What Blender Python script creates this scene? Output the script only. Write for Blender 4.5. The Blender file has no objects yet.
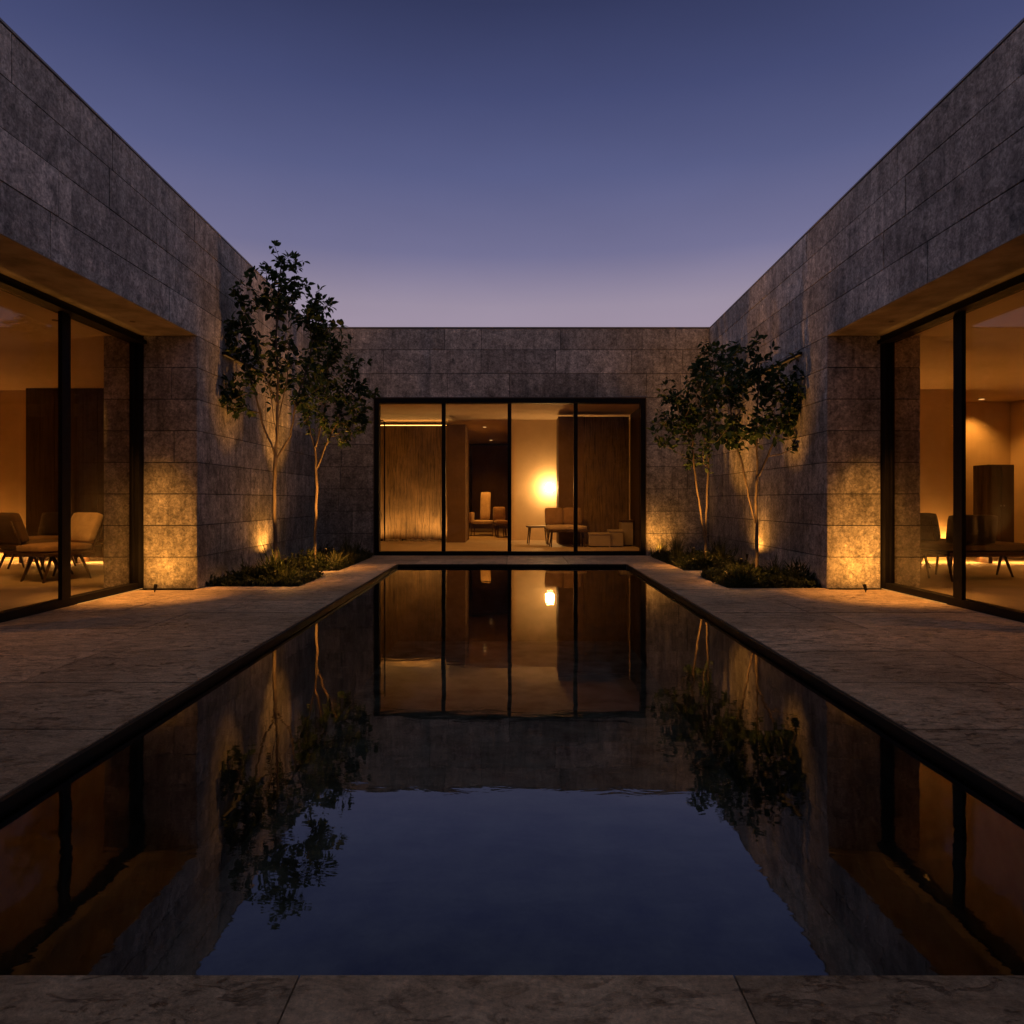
import bpy, bmesh, math, random
from mathutils import Vector, Matrix, noise

S = bpy.context.scene
C = S.collection
R = math.radians
PI = math.pi

# ------------------------------------------------------------------ camera
cam = bpy.data.cameras.new('camera')
cam.sensor_width = 36.0
cam.lens = 700.0 / 1024.0 * 36.0
cam.shift_y = -12.0 / 1024.0
cam.clip_start = 0.05
cam.clip_end = 3000
camo = bpy.data.objects.new('camera', cam)
camo.location = (0, 0, 1.0)
camo.rotation_euler = (R(90), 0, 0)
C.objects.link(camo)
S.camera = camo

# ------------------------------------------------------------------ sky (dusk, sun already set)
W = bpy.data.worlds.new('World')
S.world = W
W.use_nodes = True
wt = W.node_tree
wt.nodes.clear()
def wn(t, **k):
    n = wt.nodes.new(t)
    for a, b in k.items(): setattr(n, a, b)
    return n
w_out = wn('ShaderNodeOutputWorld'); w_bg = wn('ShaderNodeBackground')
w_tc = wn('ShaderNodeTexCoord'); w_sep = wn('ShaderNodeSeparateXYZ')
w_ramp = wn('ShaderNodeValToRGB')
wt.links.new(w_tc.outputs['Generated'], w_sep.inputs[0])
wt.links.new(w_sep.outputs['Z'], w_ramp.inputs[0])
els = w_ramp.color_ramp.elements
SKY = [(0.0, (0.470, 0.350, 0.400)), (0.20, (0.370, 0.290, 0.375)), (0.265, (0.320, 0.266, 0.355)),
       (0.33, (0.170, 0.165, 0.295)), (0.42, (0.098, 0.110, 0.238)), (0.50, (0.060, 0.072, 0.178)), (0.58, (0.033, 0.041, 0.108)),
       (0.66, (0.075, 0.080, 0.130)), (0.80, (0.175, 0.170, 0.190)), (1.0, (0.240, 0.226, 0.236))]
els[0].position = 0.0; els[0].color = (*SKY[0][1], 1)
els[1].position = 1.0; els[1].color = (*SKY[-1][1], 1)
for p, c in SKY[1:-1]:
    e = els.new(p); e.color = (*c, 1)
# the sky behind the photographer, away from the afterglow, is darker
w_glow = wn('ShaderNodeMath', operation='MULTIPLY_ADD'); w_glow.inputs[1].default_value = -1.0; w_glow.inputs[2].default_value = -0.15
wt.links.new(w_sep.outputs['Y'], w_glow.inputs[0])
w_cl = wn('ShaderNodeClamp'); wt.links.new(w_glow.outputs[0], w_cl.inputs[0])
w_mix = wn('ShaderNodeMixRGB', blend_type='MULTIPLY')
w_mix.inputs[2].default_value = (0.62, 0.55, 0.47, 1)
wt.links.new(w_cl.outputs[0], w_mix.inputs[0])
wt.links.new(w_ramp.outputs[0], w_mix.inputs[1])
w_ns = wn('ShaderNodeTexNoise'); w_ns.inputs['Scale'].default_value = 2.2; w_ns.inputs['Detail'].default_value = 4
w_mp = wn('ShaderNodeMapping'); w_mp.inputs['Scale'].default_value = (1, 1, 3.0)
wt.links.new(w_tc.outputs['Generated'], w_mp.inputs[0]); wt.links.new(w_mp.outputs[0], w_ns.inputs['Vector'])
w_mr = wn('ShaderNodeMapRange'); w_mr.inputs['To Min'].default_value = 0.86; w_mr.inputs['To Max'].default_value = 1.14
wt.links.new(w_ns.outputs[0], w_mr.inputs[0])
w_mul = wn('ShaderNodeVectorMath', operation='SCALE')
wt.links.new(w_mix.outputs[0], w_mul.inputs[0]); wt.links.new(w_mr.outputs[0], w_mul.inputs['Scale'])
wt.links.new(w_mul.outputs[0], w_bg.inputs[0]); w_bg.inputs[1].default_value = 1.0
wt.links.new(w_bg.outputs[0], w_out.inputs[0])

S.view_settings.view_transform = 'Standard'
S.view_settings.look = 'None'
S.view_settings.exposure = 0.0
S.view_settings.gamma = 1.0
S.render.engine = 'CYCLES'
S.cycles.use_denoising = True
S.cycles.max_bounces = 10
S.cycles.diffuse_bounces = 5
S.cycles.glossy_bounces = 5
S.cycles.transmission_bounces = 6
S.cycles.transparent_max_bounces = 16
S.cycles.caustics_reflective = False
S.cycles.caustics_refractive = False
S.cycles.sample_clamp_indirect = 4.0

WARM = (1.0, 0.39, 0.062)
WARM2 = (1.0, 0.55, 0.17)
LK = 1.0      # overall lamp level

# ------------------------------------------------------------------ materials
class NT:
    def __init__(s, name):
        s.m = bpy.data.materials.new(name); s.m.use_nodes = True
        s.t = s.m.node_tree; s.t.nodes.clear()
        s.out = s.t.nodes.new('ShaderNodeOutputMaterial')
    def n(s, typ, **k):
        nd = s.t.nodes.new(typ)
        for a, b in k.items():
            if a == 'ins':
                for i, v in b.items(): nd.inputs[i].default_value = v
            else: setattr(nd, a, b)
        return nd
    def l(s, a, b): s.t.links.new(a, b)
    def coords(s, scale=(1, 1, 1), rot=(0, 0, 0)):
        tc = s.n('ShaderNodeTexCoord'); mp = s.n('ShaderNodeMapping')
        mp.inputs['Scale'].default_value = scale; mp.inputs['Rotation'].default_value = rot
        s.l(tc.outputs['Object'], mp.inputs[0]); return mp.outputs[0]
    def noise(s, vec, scale, detail=6, rough=0.55, dist=0.0):
        nd = s.n('ShaderNodeTexNoise', ins={'Scale': scale, 'Detail': detail, 'Roughness': rough, 'Distortion': dist})
        if vec is not None: s.l(vec, nd.inputs['Vector'])
        return nd.outputs[0]
    def ramp(s, fac, stops):
        nd = s.n('ShaderNodeValToRGB'); e = nd.color_ramp.elements
        e[0].position, e[0].color = stops[0][0], (*stops[0][1], 1)
        e[1].position, e[1].color = stops[-1][0], (*stops[-1][1], 1)
        for p, c in stops[1:-1]:
            x = e.new(p); x.color = (*c, 1)
        s.l(fac, nd.inputs[0]); return nd.outputs[0]
    def vramp(s, fac, a, b, c, d):
        nd = s.n('ShaderNodeMapRange', ins={'From Min': a, 'From Max': b, 'To Min': c, 'To Max': d}); s.l(fac, nd.inputs[0]); return nd.outputs[0]
    def mix(s, mode, fac, a, b):
        nd = s.n('ShaderNodeMixRGB', blend_type=mode)
        for i, v in ((0, fac), (1, a), (2, b)):
            if hasattr(v, 'links'): s.l(v, nd.inputs[i])
            elif isinstance(v, tuple): nd.inputs[i].default_value = (*v[:3], 1)
            else: nd.inputs[i].default_value = v
        return nd.outputs[0]
    def math(s, op, a, b):
        nd = s.n('ShaderNodeMath', operation=op)
        for i, v in ((0, a), (1, b)):
            if hasattr(v, 'links'): s.l(v, nd.inputs[i])
            else: nd.inputs[i].default_value = v
        return nd.outputs[0]
    def bump(s, h, strength, dist):
        nd = s.n('ShaderNodeBump', ins={'Strength': strength, 'Distance': dist}); s.l(h, nd.inputs['Height']); return nd.outputs[0]
    def pbr(s, col, rough=0.6, spec=0.4, normal=None, **k):
        p = s.n('ShaderNodeBsdfPrincipled')
        if hasattr(col, 'links'): s.l(col, p.inputs['Base Color'])
        else: p.inputs['Base Color'].default_value = (*col, 1)
        if hasattr(rough, 'links'): s.l(rough, p.inputs['Roughness'])
        else: p.inputs['Roughness'].default_value = rough
        p.inputs['Specular IOR Level'].default_value = spec
        if normal is not None: s.l(normal, p.inputs['Normal'])
        for a, b in k.items(): p.inputs[a].default_value = b
        s.l(p.outputs[0], s.out.inputs[0]); return p
    def attr(s, name):
        return s.n('ShaderNodeAttribute', attribute_name=name).outputs['Fac']

def stone_mat(name, base, vein, streak=0.35, pit=1.0):
    t = NT(name)
    v = t.coords(); vs = t.coords((5.0, 5.0, 0.55))
    big = t.noise(v, 1.3, 5, 0.6, 0.6)
    med = t.noise(v, 6.0, 8, 0.68, 0.9)
    fine = t.noise(v, 38.0, 6, 0.7)
    st = t.noise(vs, 1.6, 6, 0.62, 0.5)
    c = t.ramp(med, [(0.32, vein), (0.43, tuple(x*0.78 for x in base)), (0.54, base), (0.70, tuple(min(1, x*1.28) for x in base))])
    bigv = t.vramp(big, 0.32, 0.68, 0.70, 1.26)
    c = t.mix('MULTIPLY', 1.0, c, bigv)
    stv = t.vramp(st, 0.34, 0.62, 1 - streak, 1.10)
    c = t.mix('MULTIPLY', 1.0, c, stv)
    c = t.mix('MULTIPLY', 1.0, c, t.vramp(fine, 0.32, 0.68, 0.58, 1.38))
    c = t.mix('MULTIPLY', 1.0, c, t.vramp(t.noise(v, 21.0, 7, 0.78, 0.8), 0.38, 0.60, 0.52, 1.26))
    tone = t.attr('tone')
    c = t.mix('MULTIPLY', 1.0, c, t.vramp(tone, 0, 1, 0.76, 1.22))
    # small pits of the travertine
    vo = t.n('ShaderNodeTexVoronoi', ins={'Scale': 55.0}); t.l(t.coords((1.0, 1.0, 2.6)), vo.inputs['Vector'])
    pm = t.noise(v, 3.0, 4, 0.6)
    pitm = t.math('MULTIPLY', t.vramp(vo.outputs[0], 0.10, 0.26, 1.0, 0.0), t.vramp(pm, 0.48, 0.62, 0.0, 1.0))
    c = t.mix('MULTIPLY', t.math('MULTIPLY', pitm, 0.55*pit), c, (0.28, 0.25, 0.22))
    h = t.math('ADD', t.math('MULTIPLY', med, 0.7), t.math('MULTIPLY', fine, 0.35))
    h = t.math('SUBTRACT', h, t.math('MULTIPLY', pitm, 0.5*pit))
    t.pbr(c, t.vramp(fine, 0.3, 0.7, 0.62, 0.85), 0.3, t.bump(h, 0.55, 0.012))
    return t.m

def paving_mat(name, base):
    t = NT(name)
    v = t.coords(); vs = t.coords((1.0, 2.0, 1.0), (0, 0, R(9)))
    big = t.noise(v, 0.9, 5, 0.6, 0.4)
    st = t.noise(vs, 7.5, 10, 0.76, 0.6)
    fine = t.noise(v, 60.0, 6, 0.75)
    c = t.ramp(st, [(0.36, tuple(x*0.38 for x in base)), (0.45, tuple(x*0.80 for x in base)), (0.54, base), (0.68, tuple(x*1.35 for x in base))])
    c = t.mix('MULTIPLY', 1.0, c, t.vramp(big, 0.32, 0.68, 0.68, 1.28))
    c = t.mix('MULTIPLY', 1.0, c, t.vramp(fine, 0.32, 0.68, 0.66, 1.30))
    c = t.mix('MULTIPLY', 1.0, c, t.vramp(t.attr('tone'), 0, 1, 0.76, 1.22))
    # dark weathered pits and short cracks
    wv = t.noise(t.coords((1.0, 2.2, 1.0), (0, 0, R(-6))), 10.0, 8, 0.74, 1.0)
    pit = t.vramp(wv, 0.38, 0.44, 1.0, 0.0)
    pit = t.math('MULTIPLY', pit, t.vramp(t.noise(v, 1.5, 4, 0.6), 0.42, 0.60, 0.0, 1.0))
    c = t.mix('MULTIPLY', t.math('MULTIPLY', pit, 0.75), c, (0.26, 0.23, 0.21))
    h = t.math('ADD', t.math('MULTIPLY', st, 0.8), t.math('MULTIPLY', fine, 0.35))
    h = t.math('SUBTRACT', h, t.math('MULTIPLY', pit, 0.7))
    t.pbr(c, t.vramp(st, 0.3, 0.7, 0.45, 0.72), 0.4, t.bump(h, 1.0, 0.042))
    return t.m

def simple_mat(name, col, rough=0.6, spec=0.4, var=0.2, scale=8, bump=0.0, metallic=0.0):
    t = NT(name); v = t.coords()
    n = t.noise(v, scale, 6, 0.6)
    c = t.mix('MULTIPLY', 1.0, col, t.vramp(n, 0.3, 0.7, 1 - var, 1 + var))
    nm = t.bump(t.noise(v, scale*6, 4, 0.6), bump, 0.004) if bump else None
    t.pbr(c, t.vramp(n, 0.3, 0.7, rough*0.9, min(1, rough*1.12)), spec, nm, Metallic=metallic)
    return t.m

def wood_mat(name, col, axis=(14, 14, 0.9), rough=0.5, dark=0.35):
    t = NT(name); v = t.coords(axis)
    n = t.noise(v, 2.4, 8, 0.66, 0.8); n2 = t.noise(t.coords(), 2.0, 4)
    c = t.ramp(n, [(0.28, tuple(x*dark for x in col)), (0.5, col), (0.78, tuple(min(1, x*1.5) for x in col))])
    c = t.mix('MULTIPLY', 1.0, c, t.vramp(n2, 0.3, 0.7, 0.7, 1.25))
    t.pbr(c, rough, 0.4, t.bump(n, 0.5, 0.02)); return t.m

def fabric_mat(name, col):
    t = NT(name); v = t.coords()
    wv = t.noise(t.coords((1, 1, 6)), 60, 3, 0.6); n = t.noise(v, 9, 5, 0.6)
    c = t.mix('MULTIPLY', 1.0, col, t.vramp(n, 0.3, 0.7, 0.82, 1.15))
    t.pbr(c, 0.9, 0.15, t.bump(wv, 0.35, 0.004), **{'Sheen Weight': 0.25}); return t.m

def leaf_mat(name, a, b):
    t = NT(name)
    c = t.mix('MIX', t.attr('tone'), a, b)
    p = t.n('ShaderNodeBsdfPrincipled', ins={'Roughness': 0.5, 'Specular IOR Level': 0.35}); t.l(c, p.inputs['Base Color'])
    tr = t.n('ShaderNodeBsdfTranslucent'); t.l(c, tr.inputs[0])
    mx = t.n('ShaderNodeMixShader'); mx.inputs[0].default_value = 0.40
    t.l(p.outputs[0], mx.inputs[1]); t.l(tr.outputs[0], mx.inputs[2]); t.l(mx.outputs[0], t.out.inputs[0]); return t.m

def emit_mat(name, col, strength):
    t = NT(name); e = t.n('ShaderNodeEmission'); e.inputs[0].default_value = (*col, 1); e.inputs[1].default_value = strength
    t.l(e.outputs[0], t.out.inputs[0]); return t.m

def glass_mat():
    t = NT('window_glass')
    tr = t.n('ShaderNodeBsdfTransparent'); tr.inputs[0].default_value = (0.93, 0.93, 0.92, 1)
    gl = t.n('ShaderNodeBsdfGlossy'); gl.inputs['Roughness'].default_value = 0.0; gl.inputs[0].default_value = (0.9, 0.9, 0.92, 1)
    lw = t.n('ShaderNodeLayerWeight'); lw.inputs[0].default_value = 0.5
    f = t.math('MULTIPLY_ADD', t.math('POWER', lw.outputs['Facing'], 5.0), 0.93); f.node.inputs[2].default_value = 0.024
    mx = t.n('ShaderNodeMixShader'); t.l(f, mx.inputs[0]); t.l(tr.outputs[0], mx.inputs[1]); t.l(gl.outputs[0], mx.inputs[2])
    t.l(mx.outputs[0], t.out.inputs[0]); return t.m

def water_mat():
    t = NT('pool_water')
    v = t.coords((1.0, 1.0, 1.0))
    n1 = t.noise(v, 1.15, 3, 0.5, 0.3); n2 = t.noise(t.coords((1.0, 2.2, 1.0)), 5.0, 3, 0.5, 0.5)
    h = t.math('ADD', t.math('MULTIPLY', n1, 1.0), t.math('MULTIPLY', n2, 0.13))
    nm = t.bump(h, 0.25, 0.010)
    gl = t.n('ShaderNodeBsdfGlossy'); gl.inputs['Roughness'].default_value = 0.015; gl.inputs[0].default_value = (1, 1, 1, 1); t.l(nm, gl.inputs['Normal'])
    tr = t.n('ShaderNodeBsdfTransparent'); tr.inputs[0].default_value = (0.62, 0.68, 0.70, 1)
    f = t.n('ShaderNodeFresnel'); f.inputs[0].default_value = 1.95; t.l(nm, f.inputs['Normal'])
    mx = t.n('ShaderNodeMixShader'); t.l(f.outputs[0], mx.inputs[0]); t.l(tr.outputs[0], mx.inputs[1]); t.l(gl.outputs[0], mx.inputs[2])
    t.l(mx.outputs[0], t.out.inputs[0]); return t.m

M = {
    'stone': stone_mat('wall_travertine', (0.535, 0.50, 0.452), (0.235, 0.224, 0.208)),
    'joint': simple_mat('dark_mortar', (0.045, 0.042, 0.04), 0.9, 0.1),
    'paving': paving_mat('paving_travertine', (0.70, 0.53, 0.405)),
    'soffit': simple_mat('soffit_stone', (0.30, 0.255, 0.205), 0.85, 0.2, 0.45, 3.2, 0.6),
    'frame': simple_mat('black_steel', (0.008, 0.007, 0.007), 0.55, 0.15, 0.2, 20),
    'coping': simple_mat('grey_coping_metal', (0.20, 0.20, 0.20), 0.45, 0.5, 0.2, 9),
    'rim': simple_mat('pool_rim_steel', (0.014, 0.012, 0.011), 0.5, 0.25, 0.3, 14, 0.2),
    'basin': simple_mat('dark_pool_stone', (0.15, 0.15, 0.14), 0.8, 0.2, 0.85, 3.2, 0.6),
    'plaster': simple_mat('interior_plaster', (0.62, 0.49, 0.33), 0.85, 0.2, 0.10, 1.5, 0.15),
    'ceiling': simple_mat('ceiling_plaster', (0.60, 0.49, 0.36), 0.9, 0.2, 0.06, 1.2),
    'floor': simple_mat('interior_stone_floor', (0.38, 0.30, 0.21), 0.6, 0.22, 0.16, 2.2, 0.1),
    'darkwood': wood_mat('dark_wood_panel', (0.050, 0.030, 0.019), (10, 10, 0.5), 0.55),
    'bark': wood_mat('bark_panel', (0.20, 0.12, 0.055), (12, 12, 0.8), 0.85, 0.06),
    'brownwall': simple_mat('brown_lacquer_wall', (0.15, 0.095, 0.055), 0.7, 0.2, 0.2, 2.5),
    'wood': wood_mat('chair_walnut', (0.085, 0.048, 0.026), (6, 6, 6), 0.4),
    'fabric_light': fabric_mat('linen_fabric', (0.52, 0.40, 0.27)),
    'fabric_tan': fabric_mat('tan_fabric', (0.30, 0.19, 0.11)),
    'fabric_dark': fabric_mat('dark_fabric', (0.035, 0.026, 0.022)),
    'fabric_brown': fabric_mat('brown_fabric', (0.11, 0.068, 0.042)),
    'white': simple_mat('pale_box_lacquer', (0.40, 0.33, 0.24), 0.6, 0.3, 0.1, 6),
    'soil': simple_mat('dark_soil', (0.03, 0.022, 0.016), 0.95, 0.1, 0.5, 22, 0.8),
    'bark_tree': wood_mat('tree_bark', (0.17, 0.13, 0.095), (18, 18, 3.5), 0.85, 0.35),
    'leaf': leaf_mat('tree_leaf', (0.024, 0.052, 0.018), (0.066, 0.108, 0.036)),
    'leaf_low': leaf_mat('ground_cover_leaf', (0.030, 0.045, 0.018), (0.115, 0.125, 0.050)),
    'grass': leaf_mat('grass_blade', (0.050, 0.062, 0.024), (0.20, 0.19, 0.08)),
    'ground': simple_mat('bare_ground', (0.10, 0.085, 0.065), 0.95, 0.1, 0.3, 0.5, 0.2),
    'bronze': simple_mat('bronze_trim', (0.10, 0.065, 0.04), 0.5, 0.4, 0.2, 20),
    'pebble': simple_mat('river_pebble', (0.30, 0.26, 0.21), 0.7, 0.3, 0.4, 12),
    'glass': glass_mat(), 'water': water_mat(),
    'glow': emit_mat('lamp_glass_glow', (1.0, 0.52, 0.16), 150.0),
    'strip': emit_mat('led_strip_glow', (1.0, 0.40, 0.07), 44.0),
    'strip_added': emit_mat('added_soffit_strip_glow', (1.0, 0.40, 0.07), 1.2),
    'strip_cove': emit_mat('cove_strip_glow', (1.0, 0.43, 0.09), 9.0),
    'strip_bench': emit_mat('bench_strip_glow', (1.0, 0.43, 0.09), 95.0),
    'strip_dim': emit_mat('led_strip_dim', (1.0, 0.42, 0.10), 0.09),
    'lens': emit_mat('uplight_lens_glow', (1.0, 0.58, 0.22), 9.0),
}

# ------------------------------------------------------------------ mesh helpers
def quad(bm, pts):
    return bm.faces.new([bm.verts.new(p) for p in pts])

def box(bm, x0, x1, y0, y1, z0, z1):
    v = [bm.verts.new((x, y, z)) for x in (x0, x1) for y in (y0, y1) for z in (z0, z1)]
    fs = []
    for idx in ((0, 1, 3, 2), (4, 6, 7, 5), (0, 4, 5, 1), (2, 3, 7, 6), (0, 2, 6, 4), (1, 5, 7, 3)):
        fs.append(bm.faces.new([v[i] for i in idx]))
    return v, fs

def rbox(bm, x0, x1, y0, y1, z0, z1, r=0.01, seg=2):
    b = bmesh.new(); box(b, x0, x1, y0, y1, z0, z1)
    bmesh.ops.bevel(b, geom=b.edges[:], offset=r, segments=seg, affect='EDGES', profile=0.5)
    merge(bm, b)

def merge(bm, b, mat=None):
    mp = {}
    for v in b.verts: mp[v] = bm.verts.new(mat @ v.co if mat else v.co)
    for f in b.faces:
        try:
            nf = bm.faces.new([mp[v] for v in f.verts]); nf.smooth = f.smooth
        except ValueError: pass
    b.free()

def cushion(bm, x0, x1, y0, y1, z0, z1, r=0.03, mat=None, puff=0.02):
    b = bmesh.new(); box(b, x0, x1, y0, y1, z0, z1)
    bmesh.ops.subdivide_edges(b, edges=b.edges[:], cuts=5, use_grid_fill=True)
    cx, cy, cz = (x0+x1)/2, (y0+y1)/2, (z0+z1)/2; hx, hy, hz = (x1-x0)/2, (y1-y0)/2, (z1-z0)/2
    for v in b.verts:
        u = Vector(((v.co.x-cx)/hx, (v.co.y-cy)/hy, (v.co.z-cz)/hz))
        q = Vector((max(-hx+r, min(hx-r, v.co.x-cx)), max(-hy+r, min(hy-r, v.co.y-cy)), max(-hz+r, min(hz-r, v.co.z-cz))))
        d = Vector((v.co.x-cx, v.co.y-cy, v.co.z-cz)) - q
        if d.length > 1e-6: d = d.normalized()*r
        p = q + d
        k = (1-u.x*u.x*0.9)*(1-u.y*u.y*0.9)*(1-u.z*u.z*0.9)
        small = min(range(3), key=lambda i: (hx, hy, hz)[i])
        w = [1-min(1, abs(u[i]))**2 for i in range(3) if i != small]
        p[small] += math.copysign(puff*w[0]*w[1], u[small]) if abs(u[small]) > 0.9 else 0
        v.co = Vector((cx, cy, cz)) + p
    for f in b.faces: f.smooth = True
    merge(bm, b, mat)

def tube(bm, pts, radii, n=8, cap=True):
    pts = [Vector(p) for p in pts]
    if not hasattr(radii, '__len__'): radii = [radii]*len(pts)
    rings = []; ref = None
    for i, p in enumerate(pts):
        d = (pts[min(i+1, len(pts)-1)] - pts[max(i-1, 0)])
        d = d.normalized() if d.length > 1e-9 else Vector((0, 0, 1))
        if ref is None: ref = Vector((1, 0, 0)) if abs(d.x) < 0.9 else Vector((0, 1, 0))
        a = (ref - d*ref.dot(d)).normalized(); b = d.cross(a); ref = a
        rings.append([bm.verts.new(p + (a*math.cos(2*PI*k/n) + b*math.sin(2*PI*k/n))*radii[i]) for k in range(n)])
    for i in range(len(rings)-1):
        for k in range(n):
            f = bm.faces.new((rings[i][k], rings[i][(k+1) % n], rings[i+1][(k+1) % n], rings[i+1][k])); f.smooth = True
    if cap:
        bm.faces.new(rings[0][::-1]); bm.faces.new(rings[-1])

def lathe(bm, prof, n=24, c=(0, 0, 0)):
    rings = []
    for r, z in prof:
        rings.append([bm.verts.new((c[0]+r*math.cos(2*PI*k/n), c[1]+r*math.sin(2*PI*k/n), c[2]+z)) for k in range(n)])
    for i in range(len(rings)-1):
        for k in range(n):
            f = bm.faces.new((rings[i][k], rings[i][(k+1) % n], rings[i+1][(k+1) % n], rings[i+1][k])); f.smooth = True
    bm.faces.new(rings[0][::-1]); bm.faces.new(rings[-1])

def wloc(o):
    p = Vector((0, 0, 0))
    while o: p += o.location; o = o.parent
    return p

def obj(name, bm, mat, parent=None, world=False, kind=None, tone=None):
    """links the bmesh as ONE object; world=True: vertices are in world space (unrotated parents)"""
    me = bpy.data.meshes.new(name)
    if world and parent is not None:
        bmesh.ops.translate(bm, verts=bm.verts, vec=-wloc(parent))
    bmesh.ops.recalc_face_normals(bm, faces=bm.faces) if not tone or tone != 'leaf' else None
    bm.to_mesh(me); bm.free()
    me.materials.append(M[mat])
    o = bpy.data.objects.new(name, me); C.objects.link(o)
    if parent: o.parent = parent
    if kind: o['kind'] = kind
    return o

def thing(name, label, cat, loc=(0, 0, 0), rz=0, group=None):
    o = bpy.data.objects.new(name, None); C.objects.link(o); o.empty_display_size = 0.2
    o.location = loc; o.rotation_euler = (0, 0, rz)
    o['label'] = label; o['category'] = cat
    if group: o['group'] = group
    return o

def tag(o, label, cat, group=None):
    o['label'] = label; o['category'] = cat
    if group: o['group'] = group
    return o

def copy_tree(o, parent=None):
    c = o.copy(); C.objects.link(c); c.parent = parent
    for ch in list(o.children): copy_tree(ch, c)
    return c

def lamp(name, typ, energy, loc, color=WARM, parent=None, target=None, size=0.03, spot=None, blend=0.6, world=True, sx=None, sy=None):
    d = bpy.data.lights.new(name, typ); d.energy = energy*LK; d.color = color
    if typ == 'SPOT':
        d.spot_size = R(spot); d.spot_blend = blend; d.shadow_soft_size = size
    elif typ == 'AREA':
        d.shape = 'RECTANGLE'; d.size = sx; d.size_y = sy
    else: d.shadow_soft_size = size
    o = bpy.data.objects.new(name, d); C.objects.link(o)
    loc = Vector(loc)
    if parent: o.parent = parent
    o.location = loc - (wloc(parent) if parent and world else Vector((0, 0, 0)))
    if target is not None:
        o.rotation_euler = (Vector(target) - loc).to_track_quat('-Z', 'Y').to_euler()
    return o

# ---- stone facing: separate panels with open joints, all in one mesh, each panel with its own tone
def clad(bm, origin, udir, ndir, u0, u1, courses, rng, lo=0.8, hi=1.9, gap=0.009, depth=0.03, vdir=(0, 0, 1), topf=None):
    """panels over u0..u1 along udir; courses = list of heights (v edges); topf(u) scales last course edges"""
    lay = bm.loops.layers.color.get('tone') or bm.loops.layers.color.new('tone')
    O = Vector(origin); U = Vector(udir); N = Vector(ndir); V = Vector(vdir)
    for ci in range(len(courses)-1):
        u = u0; first = True
        while u < u1 - 1e-4:
            L = rng.uniform(lo, hi)*(rng.uniform(0.35, 0.9) if first else 1.0); first = False
            e = u + L
            if u1 - e < lo*0.45: e = u1
            a, b = u + gap/2, e - gap/2
            t = rng.random(); off = rng.uniform(-0.002, 0.0025)
            def vv(k, uu):
                h = courses[k]
                return h if topf is None else topf(h, uu)
            P = []
            for (uu, k, s) in ((a, ci, 1), (b, ci, 1), (b, ci+1, -1), (a, ci+1, -1)):
                P.append(O + U*uu + V*(vv(k, uu) + s*gap/2))
            F = [bm.verts.new(p + N*off) for p in P]; B = [bm.verts.new(p - N*depth) for p in P]
            fs = [bm.faces.new(F)]
            for k in range(4):
                fs.append(bm.faces.new((F[k], B[k], B[(k+1) % 4], F[(k+1) % 4])))
            for f in fs:
                for lp in f.loops: lp[lay] = (t, t, t, 1)
            u = e

# ================================================================== setting
XW = 3.55      # courtyard half width (stone face)
XG = 4.175      # plane of the side glazing
YB = 12.6      # rear wall face
YP = 7.89      # end pier of the side openings
ZS = 2.85      # soffit height
YN = 0.4       # near end of the wings
def ztop(y): return 4.09 + (YB - y)*0.0312
def px(y):     # half width of the pool at y
    return 1.70 + (min(max(y, 1.4), 10.92) - 1.5)*(0.085/9.42)

bm = bmesh.new()
quad(bm, [(-300, -300, -1.6), (300, -300, -1.6), (300, 300, -1.6), (-300, 300, -1.6)])
obj('ground', bm, 'ground', kind='structure')

# pool: basin, water, dark rim
PY0, PY1 = 1.475, 10.92
ZW = -0.050
def poolring(bm, grow, z0, z1, inner=0.0):
    pass
bm = bmesh.new()
a, b = px(PY0), px(PY1)
def pt(sx, y, g, z): return (sx*(px(y)+g), y, z)
c4 = [(-a, PY0), (a, PY0), (b, PY1), (-b, PY1)]
for k in range(4):
    p, q = c4[k], c4[(k+1) % 4]
    quad(bm, [(p[0], p[1], -1.2), (q[0], q[1], -1.2), (q[0], q[1], -0.1), (p[0], p[1], -0.1)])
quad(bm, [(p[0], p[1], -1.2) for p in c4])
obj('pool_basin', bm, 'basin', kind='structure')
bm = bmesh.new()
quad(bm, [(p[0]*1.004, p[1] + (0.004 if p[1] > 5 else -0.004), ZW) for p in c4])
obj('water', bm, 'water', kind='structure', tone='leaf')
# rim: steel lip with an overflow slot on the long sides and the far end
bm = bmesh.new()
def rim_run(p, q, nrm):
    p = Vector(p); q = Vector(q); n = Vector(nrm)
    def strip(o0, o1, z0, z1):
        P = [p + n*o0, q + n*o0, q + n*o1, p + n*o1]
        lo = [bm.verts.new((v.x, v.y, z0)) for v in P]; hi = [bm.verts.new((v.x, v.y, z1)) for v in P]
        bm.faces.new(hi); bm.faces.new(lo[::-1])
        for k in range(4): bm.faces.new((lo[k], lo[(k+1) % 4], hi[(k+1) % 4], hi[k]))
    strip(-0.008, 0.016, -0.026, -0.005)
    strip(0.004, 0.060, -0.110, -0.030)
rim_run((-a, PY0+0.02, 0), (-b, PY1-0.02, 0), (-1, 0, 0))
rim_run((a, PY0+0.02, 0), (b, PY1-0.02, 0), (1, 0, 0))
rim_run((-b, PY1, 0), (b, PY1, 0), (0, 1, 0))
obj('pool_rim', bm, 'rim', kind='structure')

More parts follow.
